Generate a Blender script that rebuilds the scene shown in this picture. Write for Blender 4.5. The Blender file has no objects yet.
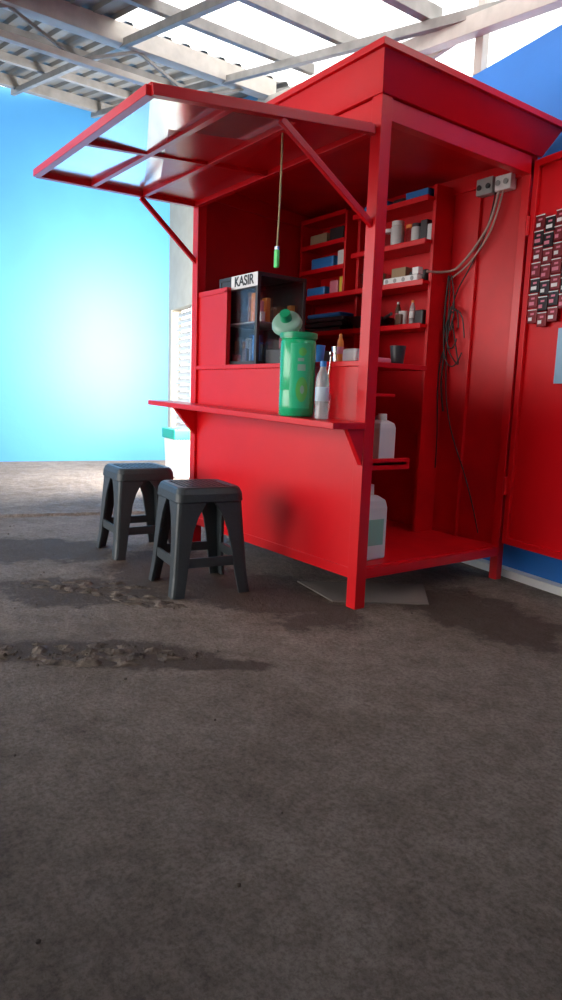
import bpy, bmesh, math, random
from mathutils import Vector, Matrix, noise
random.seed(4)
S=bpy.context.scene
COL=S.collection

# ---------------------------------------------------------------- materials
def mat(name,col,rough=.5,metal=0.,spec=.5,var=0.,vscale=6.,bump=0.,bscale=40.,trans=0.,alpha=1.,coat=0.,emis=None,col2=None):
    m=bpy.data.materials.new(name); m.use_nodes=True
    nt=m.node_tree; b=nt.nodes['Principled BSDF']
    b.inputs['Base Color'].default_value=(*col,1)
    b.inputs['Roughness'].default_value=rough
    b.inputs['Metallic'].default_value=metal
    b.inputs['Specular IOR Level'].default_value=spec
    b.inputs['Transmission Weight'].default_value=trans
    b.inputs['Alpha'].default_value=alpha
    b.inputs['Coat Weight'].default_value=coat
    tc=nt.nodes.new('ShaderNodeTexCoord')
    if var>0 or col2:
        n=nt.nodes.new('ShaderNodeTexNoise'); n.inputs['Scale'].default_value=vscale; n.inputs['Detail'].default_value=6
        nt.links.new(tc.outputs['Object'],n.inputs['Vector'])
        r=nt.nodes.new('ShaderNodeValToRGB'); r.color_ramp.elements[0].position=.35; r.color_ramp.elements[1].position=.68
        c2=col2 or tuple(max(0,c*(1-var)) for c in col)
        r.color_ramp.elements[0].color=(*c2,1); r.color_ramp.elements[1].color=(*col,1)
        nt.links.new(n.outputs['Fac'],r.inputs['Fac']); nt.links.new(r.outputs['Color'],b.inputs['Base Color'])
    if bump>0:
        n=nt.nodes.new('ShaderNodeTexNoise'); n.inputs['Scale'].default_value=bscale; n.inputs['Detail'].default_value=4
        nt.links.new(tc.outputs['Object'],n.inputs['Vector'])
        bp=nt.nodes.new('ShaderNodeBump'); bp.inputs['Strength'].default_value=bump; bp.inputs['Distance'].default_value=.01
        nt.links.new(n.outputs['Fac'],bp.inputs['Height']); nt.links.new(bp.outputs['Normal'],b.inputs['Normal'])
    return m
RED=mat('red_paint',(.72,.003,.009),.34,spec=.42,var=.10,vscale=2,bump=.12,bscale=9)
RED2=mat('red_paint_inner',(.68,.003,.009),.42,spec=.38,var=.20,vscale=4,bump=.1,bscale=12)
SHEET=mat('galvanised_reflective_sheet',(.80,.76,.78),.16,metal=.85,bump=.2,bscale=4)
BLUE=mat('blue_wall_paint',(.050,.24,.50),.5,var=.12,vscale=1.2,bump=.1,bscale=20)
BLUE2=mat('deep_blue_wall_paint',(.015,.19,.64),.5,var=.1,vscale=1.5,bump=.1,bscale=20)
WHITE=mat('white_plaster',(.82,.82,.8),.6,var=.1)
SLAT=mat('louvre_paint',(.52,.52,.50),.6,var=.1)
CREAM=mat('cream_paint',(.38,.345,.27),.7,var=.12)
STEEL=mat('grey_steel',(.24,.23,.215),.5,metal=.1,var=.3,vscale=8)
STEELW=mat('pale_painted_steel',(.46,.425,.38),.5,metal=.0,var=.2,vscale=8)
ROOF=mat('corrugated_sheet',(.20,.19,.17),.55,metal=.1,var=.35,vscale=2)
BLACK=mat('black_aluminium',(.02,.02,.022),.35)
DARK=mat('dark_plastic',(.03,.03,.035),.4)
PAPER=mat('white_label',(.80,.80,.80),.5)
GREY=mat('grey_plastic',(.35,.36,.36),.5)
CHROME=mat('stainless_steel',(.7,.7,.7),.2,metal=1)
GREEN=mat('green_plastic',(.005,.48,.20),.25,coat=.4)
GREEN_D=mat('green_lid_plastic',(.01,.35,.16),.3)
GREEN_L=mat('pale_green_plastic',(.28,.50,.40),.35)
LIME=mat('lime_print',(.12,.55,.12),.4)
BLUEP=mat('blue_plastic',(.03,.22,.62),.35)
WHITEP=mat('translucent_white_plastic',(.68,.71,.72),.35,trans=.1)
ORANGE=mat('orange_plastic',(.8,.25,.04),.4)
YELLOW=mat('yellow_plastic',(.8,.6,.05),.4)
BROWN=mat('brown_coffee',(.12,.05,.03),.4)
PINK=mat('pink_wrapper',(.70,.2,.28),.4)
CARD=mat('cardboard',(.35,.25,.15),.8,bump=.2)
CABLE=mat('black_cable',(.015,.012,.012),.5)
CABLEW=mat('dusty_grey_cable',(.40,.30,.26),.6)
GLASS=mat('clear_glass',(.9,.95,.95),.03,trans=1.0,alpha=.35)
GLASSD=mat('tinted_glass',(.45,.50,.52),.03,trans=1.0,alpha=.22)
WATER=mat('clear_pet_plastic',(.80,.90,.93),.08,trans=.6,alpha=.8)
FOIL=mat('dark_red_sachet_foil',(.20,.012,.018),.3,metal=.3)
FOILB=mat('black_sachet_foil',(.02,.012,.014),.3,metal=.3)
def stool_mat():
    m=mat('dark_grey_woven_plastic',(.032,.040,.045),.42,spec=.5)
    nt=m.node_tree; b=nt.nodes['Principled BSDF']; tc=nt.nodes.new('ShaderNodeTexCoord')
    ch=nt.nodes.new('ShaderNodeTexChecker'); ch.inputs['Scale'].default_value=52
    nt.links.new(tc.outputs['Object'],ch.inputs['Vector'])
    bp=nt.nodes.new('ShaderNodeBump'); bp.inputs['Strength'].default_value=.5; bp.inputs['Distance'].default_value=.004
    nt.links.new(ch.outputs['Fac'],bp.inputs['Height']); nt.links.new(bp.outputs['Normal'],b.inputs['Normal'])
    return m
STOOL=stool_mat()
def floor_mat():
    m=bpy.data.materials.new('worn_concrete'); m.use_nodes=True; nt=m.node_tree; N=nt.nodes; L=nt.links; b=N['Principled BSDF']
    tc=N.new('ShaderNodeTexCoord')
    def noise_(s,d=8,r=.6,dist=0.):
        n=N.new('ShaderNodeTexNoise'); n.inputs['Scale'].default_value=s; n.inputs['Detail'].default_value=d; n.inputs['Roughness'].default_value=r
        n.inputs['Distortion'].default_value=dist
        L.new(tc.outputs['Object'],n.inputs['Vector']); return n
    def ramp(src,p0,c0,p1,c1):
        r=N.new('ShaderNodeValToRGB'); e=r.color_ramp.elements; e[0].position=p0; e[0].color=(*c0,1); e[1].position=p1; e[1].color=(*c1,1)
        L.new(src,r.inputs['Fac']); return r
    def mix(f,a,b_,t='MIX'):
        x=N.new('ShaderNodeMix'); x.data_type='RGBA'; x.blend_type=t
        if isinstance(f,float): x.inputs[0].default_value=f
        else: L.new(f,x.inputs[0])
        L.new(a,x.inputs[6]); L.new(b_,x.inputs[7]); return x.outputs[2]
    def math_(op,a,b_):
        x=N.new('ShaderNodeMath'); x.operation=op
        for i,v in enumerate((a,b_)):
            if isinstance(v,(int,float)): x.inputs[i].default_value=v
            else: L.new(v,x.inputs[i])
        return x.outputs[0]
    n1=noise_(.9); n2=noise_(5,12,.72); n3=noise_(70,5,.8); n4=noise_(1.7,9,.72,.3); n6=noise_(16,10,.78)
    c1=ramp(n1.outputs['Fac'],.35,(.265,.215,.178),.65,(.36,.302,.258))
    c2=ramp(n2.outputs['Fac'],.36,(.64,.62,.59),.60,(1.0,1.0,1.0))
    c=mix(.8,c1.outputs['Color'],c2.outputs['Color'],'MULTIPLY')
    c6=ramp(n6.outputs['Fac'],.40,(.62,.60,.58),.56,(1,1,1))
    c=mix(.6,c,c6.outputs['Color'],'MULTIPLY')
    c3=ramp(n3.outputs['Fac'],.40,(.50,.48,.45),.56,(1,1,1))
    c=mix(.7,c,c3.outputs['Color'],'MULTIPLY')
    damp=None
    for (x,y,rx,ry,rot) in [(-.89,-.99,.55,.25,.94),(-.45,-.30,.60,.32,.2),(-.12,-1.32,.60,.15,.94),(-1.9,-.95,.7,.30,.8),(-1.0,-.45,.6,.4,0),(.40,.45,.5,.33,0),(.25,-.95,.25,.07,.9)]:
        mp=N.new('ShaderNodeMapping'); mp.vector_type='TEXTURE'
        mp.inputs['Location'].default_value=(x,y,0); mp.inputs['Rotation'].default_value=(0,0,rot); mp.inputs['Scale'].default_value=(rx,ry,1)
        L.new(tc.outputs['Object'],mp.inputs['Vector'])
        ln=N.new('ShaderNodeVectorMath'); ln.operation='LENGTH'; L.new(mp.outputs[0],ln.inputs[0])
        v=math_('SUBTRACT',1.15,ln.outputs['Value'])
        damp=v if damp is None else math_('MAXIMUM',damp,v)
    dsum=math_('ADD',math_('MULTIPLY',math_('MAXIMUM',damp,-.55),.36),math_('ADD',math_('MULTIPLY',n4.outputs['Fac'],.9),math_('MULTIPLY',n2.outputs['Fac'],.6)))
    st=ramp(dsum,.76,(0,0,0),.87,(1,1,1))
    dk=N.new('ShaderNodeRGB'); dk.outputs[0].default_value=(.058,.042,.032,1)
    stf=math_('MULTIPLY',st.outputs['Color'],.78)
    c=mix(stf,c,dk.outputs[0])
    L.new(c,b.inputs['Base Color'])
    b.inputs['Roughness'].default_value=.8
    b.inputs['Specular IOR Level'].default_value=.2
    h=math_('ADD',math_('MULTIPLY',n3.outputs['Fac'],.3),n2.outputs['Fac'])
    h=math_('ADD',h,math_('MULTIPLY',n6.outputs['Fac'],.7))
    bp=N.new('ShaderNodeBump'); bp.inputs['Strength'].default_value=.9; bp.inputs['Distance'].default_value=.04
    L.new(h,bp.inputs['Height']); L.new(bp.outputs['Normal'],b.inputs['Normal'])
    return m
FLOOR=floor_mat()
RUBBLE=mat('broken_concrete',(.17,.135,.11),.85,col2=(.04,.030,.024),vscale=14,bump=.8,bscale=60,spec=.2)

# ---------------------------------------------------------------- helpers
def empty(name,loc=(0,0,0),rz=0):
    e=bpy.data.objects.new(name,None); e.location=loc; e.rotation_euler=(0,0,rz); e.empty_display_size=.1; COL.objects.link(e); return e
def mk(name,bm,m,parent=None,smooth=False,bevel=0.,loc=(0,0,0),rot=(0,0,0)):
    me=bpy.data.meshes.new(name); bmesh.ops.recalc_face_normals(bm,faces=bm.faces); bm.to_mesh(me); bm.free()
    for mm in (m if isinstance(m,(list,tuple)) else [m]): me.materials.append(mm)
    if smooth:
        for p in me.polygons: p.use_smooth=True
    o=bpy.data.objects.new(name,me); COL.objects.link(o); o.parent=parent; o.location=loc; o.rotation_euler=rot
    if bevel>0:
        b=o.modifiers.new('bev','BEVEL'); b.width=bevel; b.segments=2; b.limit_method='ANGLE'
    return o
def box(name,lo,hi,m,parent=None,bevel=.003):
    bm=bmesh.new(); bmesh.ops.create_cube(bm,size=1)
    lo=Vector(lo);hi=Vector(hi)
    for v in bm.verts: v.co=Vector([lo[i]+(v.co[i]+.5)*(hi[i]-lo[i]) for i in range(3)])
    return mk(name,bm,m,parent,bevel=bevel)
def hexa(name,pts,m,parent=None,bevel=0):
    bm=bmesh.new(); v=[bm.verts.new(p) for p in pts]
    for f in [(0,3,2,1),(4,5,6,7),(0,1,5,4),(1,2,6,5),(2,3,7,6),(3,0,4,7)]: bm.faces.new([v[i] for i in f])
    return mk(name,bm,m,parent,bevel=bevel)
def bar(name,a,b,w,h,m,parent=None,up=(0,0,1),bevel=.002):
    a=Vector(a);b=Vector(b);d=(b-a).normalized();u=Vector(up)
    if abs(d.dot(u))>.98:u=Vector((0,1,0))
    s=d.cross(u).normalized();u=s.cross(d).normalized()
    q=[(-w/2,-h/2),(w/2,-h/2),(w/2,h/2),(-w/2,h/2)]
    return hexa(name,[a+s*x+u*y for x,y in q]+[b+s*x+u*y for x,y in q],m,parent,bevel)
def lathe(name,prof,m,parent=None,loc=(0,0,0),seg=32,rot=(0,0,0),smooth=True):
    bm=bmesh.new(); rings=[]
    for r,z in prof:
        rings.append([bm.verts.new((r*math.cos(2*math.pi*i/seg),r*math.sin(2*math.pi*i/seg),z)) for i in range(seg)] if r>1e-5 else [bm.verts.new((0,0,z))])
    for a,b in zip(rings,rings[1:]):
        for i in range(seg):
            j=(i+1)%seg
            if len(a)==1 and len(b)==1: continue
            if len(a)==1: bm.faces.new([a[0],b[i],b[j]])
            elif len(b)==1: bm.faces.new([a[i],a[j],b[0]])
            else: bm.faces.new([a[i],a[j],b[j],b[i]])
    o=mk(name,bm,m,parent,smooth=smooth,loc=loc,rot=rot)
    if smooth:
        e=o.modifiers.new('es','EDGE_SPLIT'); e.split_angle=math.radians(45)
    return o
def tube(name,pts,r,m,parent=None,res=3):
    c=bpy.data.curves.new(name,'CURVE'); c.dimensions='3D'; c.bevel_depth=r; c.bevel_resolution=res; c.use_fill_caps=True
    s=c.splines.new('NURBS'); s.points.add(len(pts)-1); s.order_u=3; s.use_endpoint_u=True
    for p,q in zip(s.points,pts): p.co=(*q,1)
    c.materials.append(m); o=bpy.data.objects.new(name,c); COL.objects.link(o); o.parent=parent; return o
def text(name,s,size,m,loc,rot,parent=None):
    c=bpy.data.curves.new(name,'FONT'); c.body=s; c.size=size; c.extrude=.0008; c.align_x='CENTER'; c.align_y='CENTER'; c.materials.append(m); c.offset=.0015
    o=bpy.data.objects.new(name,c); COL.objects.link(o); o.location=loc; o.rotation_euler=rot; o.parent=parent; return o

# ---------------------------------------------------------------- room
WS=-.175; WY=1.25
def wy(x): return WY+WS*x
def roofz(x): return 3.33-.197*x
bm=bmesh.new(); bmesh.ops.create_grid(bm,x_segments=2,y_segments=2,size=11)
fl=mk('floor',bm,FLOOR)
c0=Vector((-6.85,wy(-6.85)))
ld=Vector((-WS,1)).normalized()*-1
def wall(name,a,b,z0a,z1a,z0b,z1b,th,m,side):
    a=Vector(a);b=Vector(b);d=(b-a).normalized();n=Vector((-d.y,d.x))*side*th
    return hexa(name,[(*a,z0a),(*b,z0b),(*(b+n),z0b),(*(a+n),z0a),(*a,z1a),(*b,z1b),(*(b+n),z1b),(*(a+n),z1a)],m)
e0=c0+ld*9.5
wall('wall_left',c0,e0,0,roofz(c0.x)-.02,0,roofz(e0.x)-.02,.15,BLUE,-1)
def bw(name,x0,x1,z0,z1f,m,th=.15,off=0.):
    a=(x0,wy(x0)-off);b=(x1,wy(x1)-off)
    za,zb=(roofz(x0)-.02,roofz(x1)-.02) if z1f is None else (z1f,z1f)
    return wall(name,a,b,z0,za,z0,zb,th,m,1)
bw('wall_back_corner',-6.85,-6.72,0,None,CREAM)
bw('wall_back_above_door',-6.72,-4.98,2.18,None,CREAM)
bw('wall_back_blue',-4.98,-3.9,0,None,BLUE)
bw('wall_back',-3.9,4.5,0,3.0,BLUE2)
wall('shade_wall_right',(3.35,wy(3.35)),(3.35-.4,-3.6),0,roofz(3.3),0,roofz(3.3),.15,CREAM,1)  # unseen wall added behind the camera to darken the foreground
wall('shade_wall_front',(3.0,-3.6),(.2,-3.2),0,roofz(3.3),0,roofz(1.0),.15,CREAM,1)  # unseen blocker, added to keep sky light off the near floor
ld_=empty('door_1')
for i in range(22):
    z=.12+i*.092
    a=(-6.68,wy(-6.68)+.04);b=(-5.02,wy(-5.02)+.04)
    hexa('slat_%d'%i,[(a[0],a[1],z),(b[0],b[1],z),(b[0]+.01,b[1]+.06,z+.07),(a[0]+.01,a[1]+.06,z+.07),(a[0],a[1],z+.012),(b[0],b[1],z+.012),(b[0]+.01,b[1]+.06,z+.082),(a[0]+.01,a[1]+.06,z+.082)],SLAT,ld_)
for x in (-6.67,-5.85,-5.03):
    bar('stile',(x,wy(x)+.05,.0),(x,wy(x)+.05,2.15),.06,.08,SLAT,ld_)
wall('baseboard_back',(-3.9,wy(-3.9)-.07),(3.2,wy(3.2)-.07),0,.045,0,.045,.068,WHITE,1)

def ceiling():
    e=empty('ceiling')
    xs=[-7.1,-3.45,3.2]
    bm=bmesh.new(); y=-7.0
    prev=None; k=0
    while y<3.2:
        ph=k%4; dz=[0,0,.03,.03][ph]
        row=[bm.verts.new((x,y,roofz(x)+dz)) for x in xs]
        if prev:
            s=int((y+7)/.4)
            for i in (0,1):
                f=bm.faces.new([prev[i],prev[i+1],row[i+1],row[i]])
                f.material_index=1 if (s in (13,) or (i==1 and s>=18)) else 0
        prev=row; y+=[.07,.02,.07,.02][ph]; k+=1
    mk('corrugated_sheets',bm,[ROOF,mat('translucent_roof_sheet',(.85,.9,.92),.5,alpha=.30)],e)
    for x,w,h in [(-6.6,.08,.12),(-5.6,.05,.08),(-4.6,.05,.08),(-3.5,.12,.16),(-2.7,.05,.08),(-1.9,.05,.08),(-1.0,.06,.1),(.2,.06,.1),(1.4,.06,.1)]:
        z=roofz(x)-h/2-.005
        bar('purlin',(x,-7,z),(x,wy(x)-.02,z),w,h,STEELW if w>.1 else STEEL,e)
    for y in (-5.5,-4.2,-3.0,-1.9,-.8,.3,1.3):
        a,b=-6.8,2.6
        bar('rafter',(a,y,roofz(a)-.14),(b,y,roofz(b)-.14),.05,.06,STEEL,e)
    n=16
    for i in range(n):
        ya=-7+i*8.5/n; yb=ya+8.5/n
        z=roofz(-3.5)-.16; zz=z-.22
        p,q=((-3.5,ya,z),(-3.5,yb,zz)) if i%2==0 else ((-3.5,ya,zz),(-3.5,yb,z))
        bar('lattice',p,q,.025,.025,STEEL,e)
    bar('lower_chord',(-3.5,-7,roofz(-3.5)-.38),(-3.5,1.55,roofz(-3.5)-.38),.06,.05,STEELW,e)
    bar('wall_plate',(-6.8,wy(-6.8)-.05,roofz(-6.8)-.2),(2.9,wy(2.9)-.05,roofz(2.9)-.2),.08,.10,STEELW,e)
ceiling()
cp=empty('steel_column')
for x in (-3.85,-1.9,-.62,.55): bar('post',(x,wy(x)+.03,3.0),(x,wy(x)+.03,roofz(x)-.02),.06,.06,STEELW,cp)
bar('rail',(-3.85,wy(-3.85)+.03,3.3),(3,wy(3)+.03,3.3),.03,.04,STEELW,cp)

def patch(name,cx,cy,rx,ry,rot,amp,seed,m=RUBBLE,n=44,parent=None):
    bm=bmesh.new(); g={}
    for i in range(n+1):
        for j in range(n+1):
            u=i/n*2-1;v=j/n*2-1
            x,y=u*rx,v*ry; r=math.hypot(u,v)
            w=max(0,1-r-.6*abs(noise.noise(Vector((u*3+seed,v*2.5,0))))*1.5)
            h=-.010+min(w*.09,.012)+amp*min(w,.35)*noise.noise(Vector((x*18,y*18,seed)))*2
            c,s=math.cos(rot),math.sin(rot)
            g[i,j]=bm.verts.new((cx+c*x-s*y,cy+s*x+c*y,h))
    for i in range(n):
        for j in range(n): bm.faces.new([g[i,j],g[i+1,j],g[i+1,j+1],g[i,j+1]])
    return mk(name,bm,m,parent)
pb=empty('broken_concrete_rubble')
patch('broken_strip',-.08,-1.32,.46,.14,.98,.04,3,parent=pb)
patch('broken_strip_2',-.40,-1.75,.35,.10,.98,.04,7,parent=pb)
patch('broken_strip_3',-.98,-1.02,.42,.14,.9,.03,17,parent=pb)
patch('broken_strip_4',-.62,-.86,.34,.10,.5,.03,23,parent=pb)
for i in range(110):
    if i<45:
        t=random.gauss(0,.25); x=-.06+.55*t+random.gauss(0,.05); y=-1.31+.83*t+random.gauss(0,.05)
    else: x=random.uniform(-3,1.6);y=random.uniform(-2.2,.9)
    if -2.0<x<.1 and y>-.75: continue
    bm=bmesh.new(); bmesh.ops.create_icosphere(bm,subdivisions=1,radius=random.uniform(.003,.009)*(.6 if x>.4 else 1))
    for v in bm.verts: v.co*=random.uniform(.7,1.2)
    mk('pebble',bm,RUBBLE,pb,loc=(x,y,.002))
hexa('concrete_ledge',[(-6.7,-6,-.02),(-3.55,-2.6,-.02),(-2.75,.2,-.02),(-6.7,.6,-.02),(-6.7,-6,.0),(-3.6,-2.6,.02),(-2.8,.2,.02),(-6.7,.6,.02)],FLOOR)

# ---------------------------------------------------------------- kiosk
K=empty('red_food_kiosk')
XL,XB,D=-1.6,-1.80,1.10
PZ=.187
p=.064
for n,(x,y) in dict(post_1=(0,0),post_2=(XL,0),post_3=(0,D),post_4=(XB,D)).items():
    bar(n,(x,y,0),(x,y,2.34),p if n!='post_3' else .05,p if n!='post_3' else .05,RED,K,up=(0,1,0))
for a,b in [((0,0),(XL,0)),((0,0),(0,D)),((XL,0),(XB,D)),((0,D),(XB,D))]:
    bar('base_rail',(*a,PZ-.02),(*b,PZ-.02),.045,.05,RED,K)
    bar('top_rail',(*a,2.26),(*b,2.26),.05,.09,RED,K)
hexa('platform',[(XL,0,PZ-.01),(0,0,PZ-.01),(0,D,PZ-.01),(XB,D,PZ-.01),(XL,0,PZ+.012),(0,0,PZ+.012),(0,D,PZ+.012),(XB,D,PZ+.012)],RED2,K)
box('front_panel',(XL,-.015,PZ-.03),(0,.005,1.17),RED,K)
box('front_panel_upper',(XL,-.015,1.17),(-1.24,.005,1.62),RED,K)
bar('panel_trim',(-1.24,-.005,1.15),(-1.24,-.005,1.62),.03,.03,RED,K)
bar('panel_trim_top',(XL,-.005,1.62),(-1.225,-.005,1.62),.03,.03,RED,K)
box('front_panel_sill',(XL,-.03,1.155),(0,.40,1.18),RED,K)
th=.015
hexa('left_panel',[(XL,0,PZ),(XL+th,0,PZ),(XB+th,D,PZ),(XB,D,PZ),(XL,0,2.26),(XL+th,0,2.26),(XB+th,D,2.26),(XB,D,2.26)],RED2,K)
box('back_panel',(XB,D-.005,PZ),(0,D+.012,2.26),RED2,K)
for x in (-.50,-1.14): box('divider',(x-.012,.93,1.30 if x<-1 else PZ),(x+.012,D-.005,2.25),RED2,K)
bar('back_stud',(-.30,D-.015,PZ),(-.30,D-.015,2.25),.025,.025,RED2,K,up=(0,1,0))
box('kiosk_ceiling',(XB,0,2.30),(0,D,2.315),RED2,K)
o=.12
def ring(z,e):
    return [(XL-.1-e,-e,z),(e,-e,z),(e,D+min(e,.10),z),(XB-e,D+min(e,.10),z)]
hexa('cornice',ring(2.31,.04)+ring(2.44,o-.01),RED,K)
hexa('roof_slab',ring(2.44,o+.01)+ring(2.468,o+.01),RED,K)
box('inner_shelf_low',(-1.5,.01,.685),(-.02,.32,.705),RED,K)
box('inner_shelf_lip',(-.045,.01,.665),(-.02,.34,.72),RED,K)
for x0,x1,z in [(-1.75,-.5,1.45),(-1.75,-.5,1.70),(-1.14,-.5,1.93),(-1.14,-.5,2.17)]:
    box('shelf',(x0,.88,z-.01),(x1,D-.005,z+.01),RED,K)
    box('shelf_lip',(x0,.868,z-.018),(x1,.882,z+.014),RED,K)
for x in (-1.72,-1.24): box('rack_side',(x-.01,.90,1.72),(x+.01,D-.005,2.24),RED,K)
for z in (1.88,2.05,2.23): box('rack_shelf',(-1.72,.90,z-.008),(-1.24,D-.005,z+.008),RED,K); box('rack_lip',(-1.72,.893,z-.01),(-1.24,.903,z+.02),RED,K)
box('side_bracket_shelf',(-.30,.03,1.02),(-.03,.22,1.035),RED,K)
def cz(x): return .898-.028*x
xa,xb,ya=-1.84,.045,-.235
hexa('fold_down_counter',[(xa,ya,cz(xa)-.03),(xb,ya,cz(xb)-.03),(xb,-.034,cz(xb)-.03),(xa,-.034,cz(xa)-.03),(xa,ya,cz(xa)),(xb,ya,cz(xb)),(xb,-.034,cz(xb)),(xa,-.034,cz(xa))],RED,K,bevel=.003)
for x,dd in ((XL+.02,.15),(.015,.10)):
    bm=bmesh.new(); t=.014
    z=cz(x)-.03
    pr=[(-.034,z),(-.034-dd,z),(-.034,z-.17)]
    a=[bm.verts.new((x-t,y,zz)) for y,zz in pr];b=[bm.verts.new((x+t,y,zz)) for y,zz in pr]
    bm.faces.new(a);bm.faces.new(b[::-1])
    for i in range(3): bm.faces.new([a[i],a[(i+1)%3],b[(i+1)%3],b[i]])
    mk('counter_bracket',bm,RED,K)
H0,H1=Vector((XL,-.03,2.17)),Vector((-.0,-.05,2.165))
O0,O1=Vector((XL,-1.01,2.145)),Vector((0,-1.10,2.035))
M0,M1=H0.lerp(O0,.36),H1.lerp(O1,.36)
up=Vector((0,0,1))
def sheet(name,a,b,c,d,z0,z1,m): hexa(name,[q+up*z0 for q in (a,b,c,d)]+[q+up*z1 for q in (a,b,c,d)],[m],K)
sheet('awning_sheet_outer',M0,M1,O1,O0,.012,.02,SHEET)
sheet('awning_sheet_inner',H0,H1,M1,M0,.012,.02,RED)
sheet('awning_top',H0,H1,O1,O0,.021,.028,RED)
for a,b in [(H0,H1),(O0,O1),(H0,O0),(H1,O1)]: bar('awning_frame',a,b,.036,.036,RED,K)
for f in (.36,.68): bar('awning_rib',H0.lerp(O0,f),H1.lerp(O1,f),.03,.028,RED,K)
bar('awning_cross_rib',H0.lerp(H1,.5),O0.lerp(O1,.5),.03,.026,RED,K)
bar('brace',H1.lerp(O1,.47)-up*.02,(0,-.02,1.77),.022,.028,RED,K)
bar('brace',H0.lerp(O0,.38)-up*.02,(XL,-.02,1.82),.022,.028,RED,K)
dx=Vector((1,-.19,0)).normalized(); d0=Vector((.045,1.115,0))
def dpt(s,z,o=0): return d0+dx*s+Vector((0,0,z))-Vector((-dx.y,dx.x,0))*o
def dbox(name,s0,s1,z0,z1,o0,o1,m,par=K,bevel=.002):
    return hexa(name,[dpt(s0,z0,o1),dpt(s1,z0,o1),dpt(s1,z0,o0),dpt(s0,z0,o0),dpt(s0,z1,o1),dpt(s1,z1,o1),dpt(s1,z1,o0),dpt(s0,z1,o0)],m,par,bevel)
dbox('side_door_panel',0,.95,.23,2.27,0,.012,RED)
for s in (0,.92): dbox('side_door_stile',s,s+.035,.22,2.28,.012,.035,RED)
for z in (.22,2.245): dbox('side_door_rail',.03,.93,z,z+.035,.012,.035,RED)
for z in (.5,1.9): lathe('hinge',[(0,0),(.012,0),(.012,.1),(0,.1)],RED,K,loc=(.035,1.075,z),seg=12)

# ---------------------------------------------------------------- stools
def stool(name,loc,rz):
    e=empty(name,loc,rz); Hh=.50; s1=.165; s0=.205; e.scale=(1,1,1.09)
    def hs(z): return s0+(s1-s0)*(z/Hh)
    def rsq(h,r,z,n=6):
        out=[]
        for q in range(4):
            a0=q*math.pi/2; cx=(h-r)*(1 if q in(0,3) else -1); cy=(h-r)*(1 if q in(0,1) else -1)
            for i in range(n+1):
                a=a0+i*math.pi/2/n; out.append((cx+r*math.cos(a),cy+r*math.sin(a),z))
        return out
    bm=bmesh.new()
    prof=[(hs(.43)+.004,.43),(hs(.44)+.010,.435),(hs(.48)+.010,.47),(hs(.5)+.002,.492),(s1-.008,.50),(s1-.03,.50),(s1-.036,.496)]
    rings=[[bm.verts.new(c) for c in rsq(h,.04,z)] for h,z in prof]
    m=len(rings[0])
    for a,b in zip(rings,rings[1:]):
        for i in range(m): bm.faces.new([a[i],a[(i+1)%m],b[(i+1)%m],b[i]])
    bm.faces.new(rings[-1])
    inner=[[bm.verts.new(c) for c in rsq(h,.035,z)] for h,z in [(hs(.43)-.008,.43),(s1-.02,.485)]]
    for i in range(m): bm.faces.new([rings[0][(i+1)%m],rings[0][i],inner[0][i],inner[0][(i+1)%m]]); bm.faces.new([inner[0][(i+1)%m],inner[0][i],inner[1][i],inner[1][(i+1)%m]])
    bm.faces.new(inner[1][::-1])
    mk('seat',bm,STOOL,e)
    for i in range(9):
        t=-.112+i*.028
        bar('seat_ridge',(t,-.118,.4975),(t,.118,.4975),.010,.006,STOOL,e,bevel=0)
        bar('seat_ridge',(-.118,t,.4970),(.118,t,.4970),.010,.006,STOOL,e,bevel=0)
    zs=[0,.012,.10,.20,.30,.36,.40,.44]
    wd=[.066,.066,.070,.078,.090,.108,.130,.16]
    for k,(sx,sy) in enumerate([(1,1),(-1,1),(-1,-1),(1,-1)]):
        bm=bmesh.new(); R=[]
        for z,w in zip(zs,wd):
            h=hs(z)+(.006 if z<.02 else 0); w=min(w,h-.005); t=.017; r=.018
            pts=[(h-w,h),(h-r,h),(h-r*.3,h-r*.3),(h,h-r),(h,h-w),(h-t,h-w),(h-t,h-t),(h-w,h-t)]
            R.append([bm.verts.new((x*sx,y*sy,z)) for x,y in pts])
        for a,b in zip(R,R[1:]):
            for i in range(8): bm.faces.new([a[i],a[(i+1)%8],b[(i+1)%8],b[i]])
        bm.faces.new(R[0]); bm.faces.new(R[-1][::-1])
        mk('leg_%d'%(k+1),bm,STOOL,e,bevel=.003)
    z=.155; h=hs(z)-.012
    for k,(a,b) in enumerate([((-1,-1),(1,-1)),((1,-1),(1,1)),((1,1),(-1,1)),((-1,1),(-1,-1))]):
        i=.04
        A=Vector((a[0]*h,a[1]*h,z));B=Vector((b[0]*h,b[1]*h,z));dd=(B-A).normalized()
        bar('stretcher_%d'%(k+1),A+dd*i,B-dd*i,.014,.045,STOOL,e)
    return e
stool('plastic_stool',(-.71,-.475,0),-.16)
stool('plastic_stool',(-1.585,-.42,0),-.10)

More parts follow.
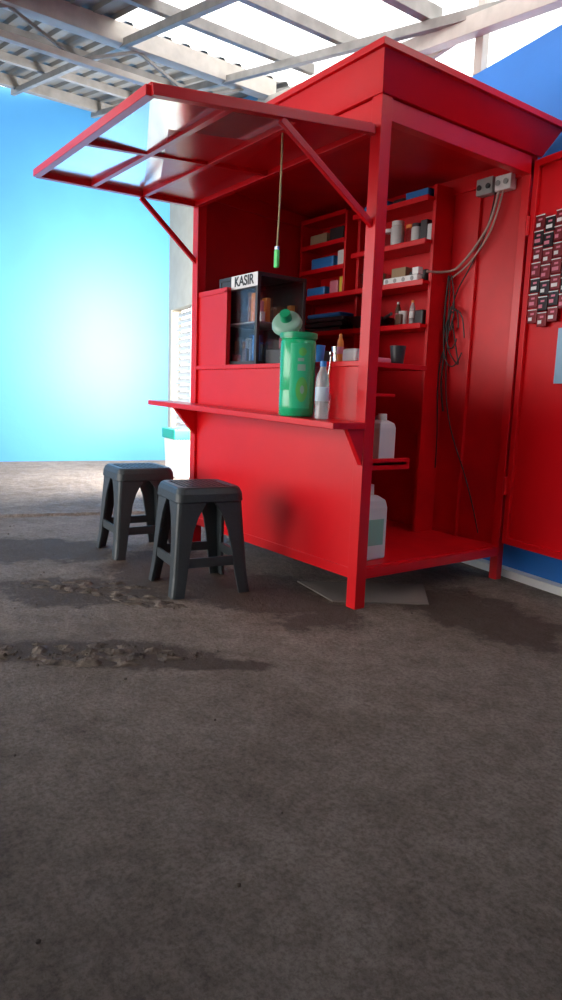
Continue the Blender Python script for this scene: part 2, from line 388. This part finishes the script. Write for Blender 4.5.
# ---------------------------------------------------------------- objects on counter
def jug():
    x=-.365; e=empty('drink_cooler_jug',(x,-.130,cz(x)+.001))
    lathe('body',[(0,0),(.078,0),(.086,.008),(.088,.05),(.088,.12),(.086,.125),(.088,.13),(.088,.36),(.083,.368),(.090,.373),(.090,.402),(.082,.405),(.078,.39),(0,.38)],GREEN,e)
    lathe('rim_band',[(.0905,.376),(.093,.378),(.093,.399),(.0905,.401)],GREEN_D,e)
    R=(math.radians(52),math.radians(-12),math.radians(48))
    lathe('lid',[(0,.012),(.05,.012),(.068,.006),(.074,-.004),(.077,-.02),(.070,-.022),(.064,-.006),(0,0)],GREEN_L,e,loc=(-.080,-.02,.462),rot=R)
    lathe('lid_inner_disc',[(0,-.004),(.045,-.004),(.045,-.012),(0,-.012)],GREY,e,loc=(-.080,-.02,.462),rot=R,seg=24)
    lathe('lid_knob',[(0,.0),(.03,.0),(.027,.045),(0,.05)],GREEN_D,e,loc=(-.080,-.02,.472),rot=R,seg=20)
    bar('lid_hinge',(-.07,-.01,.37),(-.075,-.012,.43),.03,.012,GREEN,e)
    tube('handle',[(-.088,.02,.34),(-.12,.04,.31),(-.125,.04,.23),(-.085,.02,.19)],.008,GREEN_D,e)
    def wrap(name,a0,a1,z0,z1,m,rr,edge=None):
        bm=bmesh.new(); n=14; prev=None
        for i in range(n+1):
            a=math.radians(a0+(a1-a0)*i/n); t=i/n
            k=math.sin(math.pi*t)**.5 if edge else 1
            zm=(z0+z1)/2; hh=(z1-z0)/2*k
            row=[bm.verts.new((rr*math.cos(a),rr*math.sin(a),zz)) for zz in (zm-hh,zm+hh)]
            if prev: bm.faces.new([prev[0],row[0],row[1],prev[1]])
            prev=row
        mk(name,bm,m,e)
    wrap('label',-62,8,.04,.35,mat('label_green',(.03,.58,.28),.35),.0886)
    wrap('print',-42,-2,.07,.19,LIME,.0890,1)
    wrap('print',-38,-12,.22,.25,GREEN_L,.0890)
    wrap('print',-38,-18,.265,.28,GREEN_L,.0890)
    wrap('print',-36,-10,.29,.33,LIME,.0890,1)
    wrap('print',-28,-14,.11,.15,GREEN_L,.0893,1)
jug()
def bottle(name,loc,s=1,lab=BLUEP,cap=BLUEP,body=WATER):
    e=empty(name,loc)
    lathe('body',[(0,.004*s),(.022*s,0),(.031*s,.006*s),(.032*s,.05*s),(.029*s,.06*s),(.032*s,.07*s),(.032*s,.17*s),(.028*s,.20*s),(.014*s,.235*s),(.013*s,.25*s),(0,.25*s)],body,e,seg=24)
    lathe('label',[(.0325*s,.085*s),(.033*s,.086*s),(.033*s,.15*s),(.0325*s,.151*s)],lab,e,seg=24)
    lathe('cap',[(0,.268*s),(.015*s,.268*s),(.0155*s,.244*s),(.012*s,.243*s)],cap,e,seg=20)
    return e
bottle('water_bottle',(-.125,-.165,cz(-.125)+.001),1.0,lab=mat('water_label',(.55,.65,.75),.4),cap=BLUEP)
def glass_cup(loc,r=.035,h=.09,m=GLASS,name='drinking_glass'):
    return lathe(name,[(0,0),(r*.8,0),(r,h),(r*.93,h),(r*.74,.006),(0,.006)],m,None,loc=loc,seg=24)
glass_cup((-.215,-.075,cz(-.215)+.001),.032,.12)
e=empty('stirring_spoon',(-.215,-.075,cz(-.215)))
tube('stem',[(.0,.0,.01),(.012,0,.14),(.03,.005,.30)],.003,CHROME,e)
lathe('bowl',[(0,0),(.008,.003),(.012,.012),(.010,.022),(0,.028)],CHROME,e,loc=(.03,.005,.295),seg=14)
tube('drinking_straw',[(-.22,-.07,cz(-.2)+.01),(-.215,-.065,cz(-.2)+.12),(-.205,-.05,cz(-.2)+.30)],.003,YELLOW)

def case():
    x0,x1,y0,y1=-1.37,-.97,.03,.36; z0=1.181; z1=1.70
    e=empty('glass_display_case',(0,0,0)); t=.022
    for x in (x0,x1):
        for y in (y0,y1): bar('upright',(x,y,z0),(x,y,z1),t,t,BLACK,e,up=(0,1,0))
    for z in (z0+t/2,z1-t/2):
        for y in (y0,y1): bar('rail',(x0,y,z),(x1,y,z),t,t,BLACK,e)
        for x in (x0,x1): bar('rail',(x,y0,z),(x,y1,z),t,t,BLACK,e)
    box('header',(x0,y0-.006,z1-.085),(x1,y0+.004,z1),BLACK,e)
    box('name_plate',(x0+.13,y0-.012,z1-.078),(x1+.01,y0-.006,z1-.002),PAPER,e,0)
    text('lettering','KASIR',.078,BLACK,((x0+x1)/2+.07,y0-.014,z1-.040),(math.pi/2,0,0),e)
    box('case_floor',(x0,y0,z0),(x1,y1,z0+.012),BLACK,e); box('middle_shelf',(x0+.01,y0+.01,z0+.24),(x1-.01,y1-.01,z0+.248),GREY,e)
    box('glass_front',(x0,y0-.002,z0+.02),(x1,y0+.002,z1-.07),GLASSD,e,0); box('glass_side',(x1-.002,y0,z0+.02),(x1+.002,y1,z1-.02),GLASSD,e,0)
    box('left_panel',(x0-.002,y0,z0+.02),(x0+.002,y1,z1-.02),BLACK,e,0); box('back_panel',(x0,y1-.004,z0),(x1,y1,z1),BLACK,e,0); box('top_sheet',(x0,y0,z1-.004),(x1,y1,z1),BLACK,e,0)
    r=random.Random(2)
    for i in range(30):
        zz=z0+.013 if i%2 else z0+.249
        x=r.uniform(x0+.05,x1-.07);y=y0+.04+.06*(i%5);w=r.uniform(.03,.06);h=r.uniform(.05,.17)
        box('snack_pack_%d'%i,(x,y,zz),(x+w,y+.03,zz+h),r.choice([PINK,PAPER,BROWN,DARK,GREY,PAPER,BLUEP,ORANGE]),e,.004)
case()

e=empty('hanging_lighter',(-.17,-.41,0))
tube('cord',[(0,0,2.14),(.004,0,1.9),(-.012,0,1.64)],.004,mat('tan_string',(.45,.38,.2),.8),e)
box('lighter_body',(-.024,-.008,1.56),(.0,.008,1.635),mat('lime_lighter',(.1,.75,.15),.3),e,.004)
box('lighter_head',(-.022,-.006,1.635),(-.004,.006,1.65),CHROME,e,.001)

def jerry(name,loc,w,d,h,m,cap,lab=None):
    e=empty(name,loc); bm=bmesh.new()
    pr=[(.46,0),(.5,.02),(.5,.70),(.44,.80),(.22,.86)]
    R=[[bm.verts.new((sx*w*f,sy*d*f,z*h)) for sx,sy in((-1,-1),(1,-1),(1,1),(-1,1))] for f,z in pr]
    for a,b in zip(R,R[1:]):
        for i in range(4): bm.faces.new([a[i],a[(i+1)%4],b[(i+1)%4],b[i]])
    bm.faces.new(R[0][::-1]);bm.faces.new(R[-1])
    mk('body',bm,m,e,bevel=.012)
    lathe('neck_cap',[(0,h),(.022,h),(.024,h*.87),(.02,h*.84)],cap,e,seg=20)
    tube('grip',[(-w*.42,0,h*.70),(-w*.5,0,h*.88),(-w*.3,0,h*.96),(-.02,0,h*.88)],.009,m,e)
    if lab: box('label',(w*.5,-d*.35,h*.2),(w*.5+.002,d*.35,h*.55),lab,e,0)
    return e
jerry('plastic_jerrycan',(-.13,.18,PZ+.013),.12,.15,.38,WHITEP,PAPER,mat('jerrycan_label',(.25,.5,.4),.5))
jerry('white_bleach_jug',(-.09,.20,.707),.09,.11,.23,WHITEP,PAPER)
def cup(name,loc,r,h,m): return lathe(name,[(0,0),(r*.75,0),(r,h),(r*.92,h),(r*.7,.005),(0,.005)],m,None,loc=loc,seg=24)
cup('blue_plastic_cup',(-.55,.14,1.181),.045,.10,BLUEP)
cup('steel_mug',(-.42,.18,1.181),.04,.09,CHROME)
bottle('sauce_bottle',(-.34,.12,1.181),.55,lab=PINK,cap=ORANGE,body=ORANGE)
bottle('sauce_bottle',(-.84,.22,1.181),.8,lab=PAPER,cap=PAPER,body=BLUEP)
cup('white_bowl',(-.68,.14,1.181),.06,.06,WHITEP)
cup('black_bowl',(-.66,.30,1.181),.08,.08,DARK)
box('sugar_tub',(-.28,.08,1.181),(-.18,.17,1.25),WHITEP,None,.012)
box('folded_cloth',(-.16,.08,1.181),(-.05,.20,1.205),PINK,None,.008)
cup('dark_mug',(-.09,.28,1.181),.04,.09,DARK)
box('black_cash_tin',(-.95,.08,1.181),(-.80,.14,1.27),DARK,None,.006)
def pack(name,x,y,z,w,d,h,m,bev=.004): return box(name,(x,y,z),(x+w,y+d,z+h),m,None,bev)
zs=1.461
for i in range(3): pack('stacked_tray',-1.64+i*.01,.89,zs+i*.035,.40,.17,.028,DARK,.006)
lathe('wok',[(0,0),(.08,0),(.16,.07),(.155,.07),(.075,.006),(0,.006)],DARK,None,loc=(-1.03,.97,zs))
pack('folded_bag',-1.62,.90,zs+.10,.36,.14,.03,BLUEP,.012)
tube('pan_handle',[(-.93,.97,zs+.055),(-.83,.93,zs+.07),(-.76,.89,zs+.075)],.010,DARK)
bottle('soda_bottle',(-.83,1.02,zs),.62,lab=PINK,cap=PAPER,body=BROWN)
cup('drinking_tumbler',(-.76,1.0,zs),.033,.10,PAPER)
bottle('soda_bottle',(-.66,.97,zs),.58,lab=PAPER,cap=ORANGE,body=WATER); pack('coffee_tin',-.61,.93,zs,.07,.07,.09,DARK,.01); pack('snack_packet',-.735,.90,zs,.045,.025,.07,BROWN)
zs=1.711
lathe('metal_pot',[(0,0),(.09,0),(.1,.09),(.105,.09),(.105,.095),(.05,.115),(0,.12)],CHROME,None,loc=(-1.02,.98,zs))
e=empty('power_strip'); box('strip_body',(-.84,.884,zs),(-.56,.93,zs+.04),PAPER,e,.005)
for i in range(4): lathe('socket',[(0,0),(.013,0),(.013,.003),(0,.003)],GREY,e,loc=(-.81+i*.07,.884,zs+.02),rot=(math.pi/2,0,0),seg=14)
pack('plug_adapter',-.60,.87+.012,zs+.041,.05,.04,.04,PAPER)
pack('brown_box',-.84,.95,zs,.12,.12,.11,CARD); pack('dark_pouch',-.70,.96,zs,.14,.10,.08,DARK,.01)
pack('tissue_pack',-1.66,.92,zs,.20,.12,.07,BLUEP,.01); pack('noodle_packet',-1.42,.93,zs,.09,.1,.10,PINK,.01); pack('noodle_packet',-1.32,.93,zs,.04,.1,.12,YELLOW,.01)
zs=1.941
def jar(x,y,z,r,h,m,lid):
    e=empty('storage_jar',(x,y,z))
    lathe('body',[(0,0),(r*.95,0),(r,.006),(r,h*.78),(r*.85,h*.84),(0,h*.84)],m,e,seg=24)
    lathe('lid',[(r*.88,h*.84),(r*.92,h*.85),(r*.92,h),(0,h)],lid,e,seg=24)
jar(-1.0,.97,zs,.042,.15,WHITEP,BLUEP); jar(-.905,.98,zs,.040,.13,GLASS,PAPER); jar(-.815,.96,zs,.042,.16,WHITEP,PAPER); jar(-.73,.99,zs,.036,.13,GLASS,ORANGE); jar(-.655,.96,zs,.033,.12,WHITEP,DARK)
pack('snack_packet',-.61,.94,zs,.05,.05,.13,DARK); pack('snack_packet',-.555,.94,zs,.035,.05,.10,WHITEP)
zs=2.181
pack('plastic_bag_bundle',-1.08,.90,zs,.22,.16,.05,BLUEP,.02); pack('plastic_bag_bundle',-.84,.92,zs,.10,.1,.045,DARK,.015); pack('carton',-.72,.91,zs,.18,.14,.06,BLUEP,.01)
pack('blue_food_container',-1.62,.92,1.889,.24,.13,.09,BLUEP,.01); pack('cup_stack',-1.36,.94,1.889,.07,.07,.12,PAPER,.01)
pack('snack_box',-1.64,.92,2.059,.18,.12,.08,CARD); pack('blue_food_container',-1.44,.93,2.059,.14,.1,.10,DARK)

e=empty('electric_junction_box')
box('box_body',(-.30,1.04,2.16),(-.19,1.094,2.25),GREY,e,.006); box('box_body_2',(-.175,1.04,2.16),(-.07,1.094,2.24),PAPER,e,.006)
for x in (-.275,-.215,-.15,-.10): lathe('socket',[(0,0),(.013,0),(.015,.008),(0,.008)],DARK if x<-.2 else GREY,e,loc=(x,1.04,2.20),rot=(math.pi/2,0,0),seg=16)
e=empty('power_cable')
tube('feed',[(-.15,1.05,2.16),(-.17,1.04,2.02),(-.25,1.05,1.92),(-.36,1.06,1.82),(-.46,1.06,1.76),(-.50,.90,1.76)],.007,CABLEW,e)
tube('feed_2',[(-.12,1.05,2.16),(-.15,1.04,2.0),(-.22,1.05,1.90),(-.34,1.06,1.78),(-.46,1.06,1.73)],.005,CABLEW,e)
tube('strand_1',[(-.18,1.06,2.16),(-.20,1.06,2.0),(-.30,1.06,1.8),(-.44,1.07,1.62),(-.46,1.07,1.3),(-.42,1.07,.9),(-.2,1.07,.5),(-.12,1.07,.25)],.004,CABLE,e)
for i in range(3):
    q=.03+i*.02
    pts=[(-.42+q*math.cos(t*math.pi/6)*(.7+.2*i)+.02*i,1.05-.006*i,1.50-.06*i+(q*2.4)*math.sin(t*math.pi/6)) for t in range(0,12)]
    tube('loop_%d'%i,pts,.004,CABLE,e)
tube('drop',[(-.46,1.05,1.75),(-.48,1.05,1.5),(-.45,1.05,1.3),(-.47,1.05,1.1),(-.44,1.06,.95)],.006,CABLE,e)
tube('drop_2',[(-.44,1.05,1.75),(-.38,1.05,1.55),(-.46,1.05,1.35),(-.33,1.05,1.2),(-.37,1.06,1.3),(-.42,1.06,1.5)],.004,CABLE,e)
tube('drop_3',[(-.45,1.05,1.74),(-.43,1.05,1.4),(-.50,1.05,1.2),(-.46,1.05,.8),(-.47,1.06,.6)],.004,CABLE,e)

e=empty('coffee_sachet_strips'); r=random.Random(5)
for c in range(4):
    for r_ in range(7):
        s=.055+c*.068; z=1.99-r_*.080-.02*(c%2)
        if c==3 and r_>5: continue
        o0=.036+.004*(r_%2); o1=o0+.008
        dbox('sachet',s,s+.062,z-.074,z,o0,o1,r.choice([FOIL,FOILB,FOIL]),e,.003)
        dbox('sachet_print',s+.008,s+.03+r.uniform(0,.02),z-.06,z-.042,o1+.0003,o1+.001,[PAPER,PINK][r_%2],e,0)
        dbox('sachet_print',s+.02,s+.045,z-.03,z-.020,o1+.0003,o1+.001,PINK,e,0)
        dbox('sachet_seam',s,s+.062,z-.006,z-.001,o1+.0003,o1+.001,PAPER,e,0)
dbox('blue_leaflet',.27,.40,1.12,1.40,.036,.039,mat('pale_blue_print',(.3,.5,.7),.4),None,0)

e=empty('styrofoam_cooler_box',(-5.0,1.72,0),-.17)
hexa('body',[(-.2,-.15,0),(.2,-.15,0),(.2,.15,0),(-.2,.15,0),(-.22,-.17,.46),(.22,-.17,.46),(.22,.17,.46),(-.22,.17,.46)],WHITE,e,.01)
box('lid',(-.25,-.19,.46),(.25,.19,.58),GREEN_D,e,.01)
hexa('floor_mat',[(-.50,.03,0),(-.12,-.04,0),(.16,.35,0),(-.1,.6,0),(-.50,.03,.006),(-.12,-.04,.006),(.16,.35,.006),(-.1,.6,.006)],mat('grey_doormat',(.17,.15,.13),.9,bump=.3),None)

# ---------------------------------------------------------------- light
w=bpy.data.worlds.new('World'); S.world=w; w.use_nodes=True
bg=w.node_tree.nodes['Background']; bg.inputs[0].default_value=(1,.985,.965,1); bg.inputs[1].default_value=4.6
def area(name,loc,tgt,sx,sy,pw,col=(1,1,1)):
    l=bpy.data.lights.new(name,'AREA'); l.shape='RECTANGLE'; l.size=sx;l.size_y=sy;l.energy=pw;l.color=col
    o=bpy.data.objects.new(name,l); COL.objects.link(o); o.location=loc
    o.rotation_euler=(Vector(tgt)-Vector(loc)).to_track_quat('-Z','Y').to_euler(); return o
area('left_wall_fill_lamp',(-3.7,1.55,1.75),(-6.95,1.2,1.6),.7,2.2,560,(1,.95,.90))  # added lamp hidden behind the kiosk, whitens a patch of the left wall
sl=bpy.data.lights.new('sun','SUN'); sl.energy=1.5; sl.angle=math.radians(55); sl.color=(1,.96,.9)
so=bpy.data.objects.new('sun',sl); COL.objects.link(so); so.rotation_euler=Vector((.22,1,-.34)).to_track_quat('-Z','Y').to_euler()

# ---------------------------------------------------------------- camera
yaw,pit,rol=2.5031,.1511,.0366
f=Vector((math.cos(yaw)*math.cos(pit),math.sin(yaw)*math.cos(pit),-math.sin(pit)))
r=Vector((math.sin(yaw),-math.cos(yaw),0)); u=r.cross(f)
r2=r*math.cos(rol)+u*math.sin(rol); u2=u*math.cos(rol)-r*math.sin(rol)
M=Matrix(((r2.x,u2.x,-f.x,2.3292),(r2.y,u2.y,-f.y,-2.2021),(r2.z,u2.z,-f.z,1.0),(0,0,0,1)))
cam=bpy.data.cameras.new('camera'); co=bpy.data.objects.new('camera',cam); COL.objects.link(co); co.matrix_world=M
cam.sensor_fit='VERTICAL'; cam.sensor_height=36; cam.lens=675.4/1000*36; cam.clip_start=.05
S.camera=co
S.view_settings.view_transform='Standard'; S.view_settings.look='None'
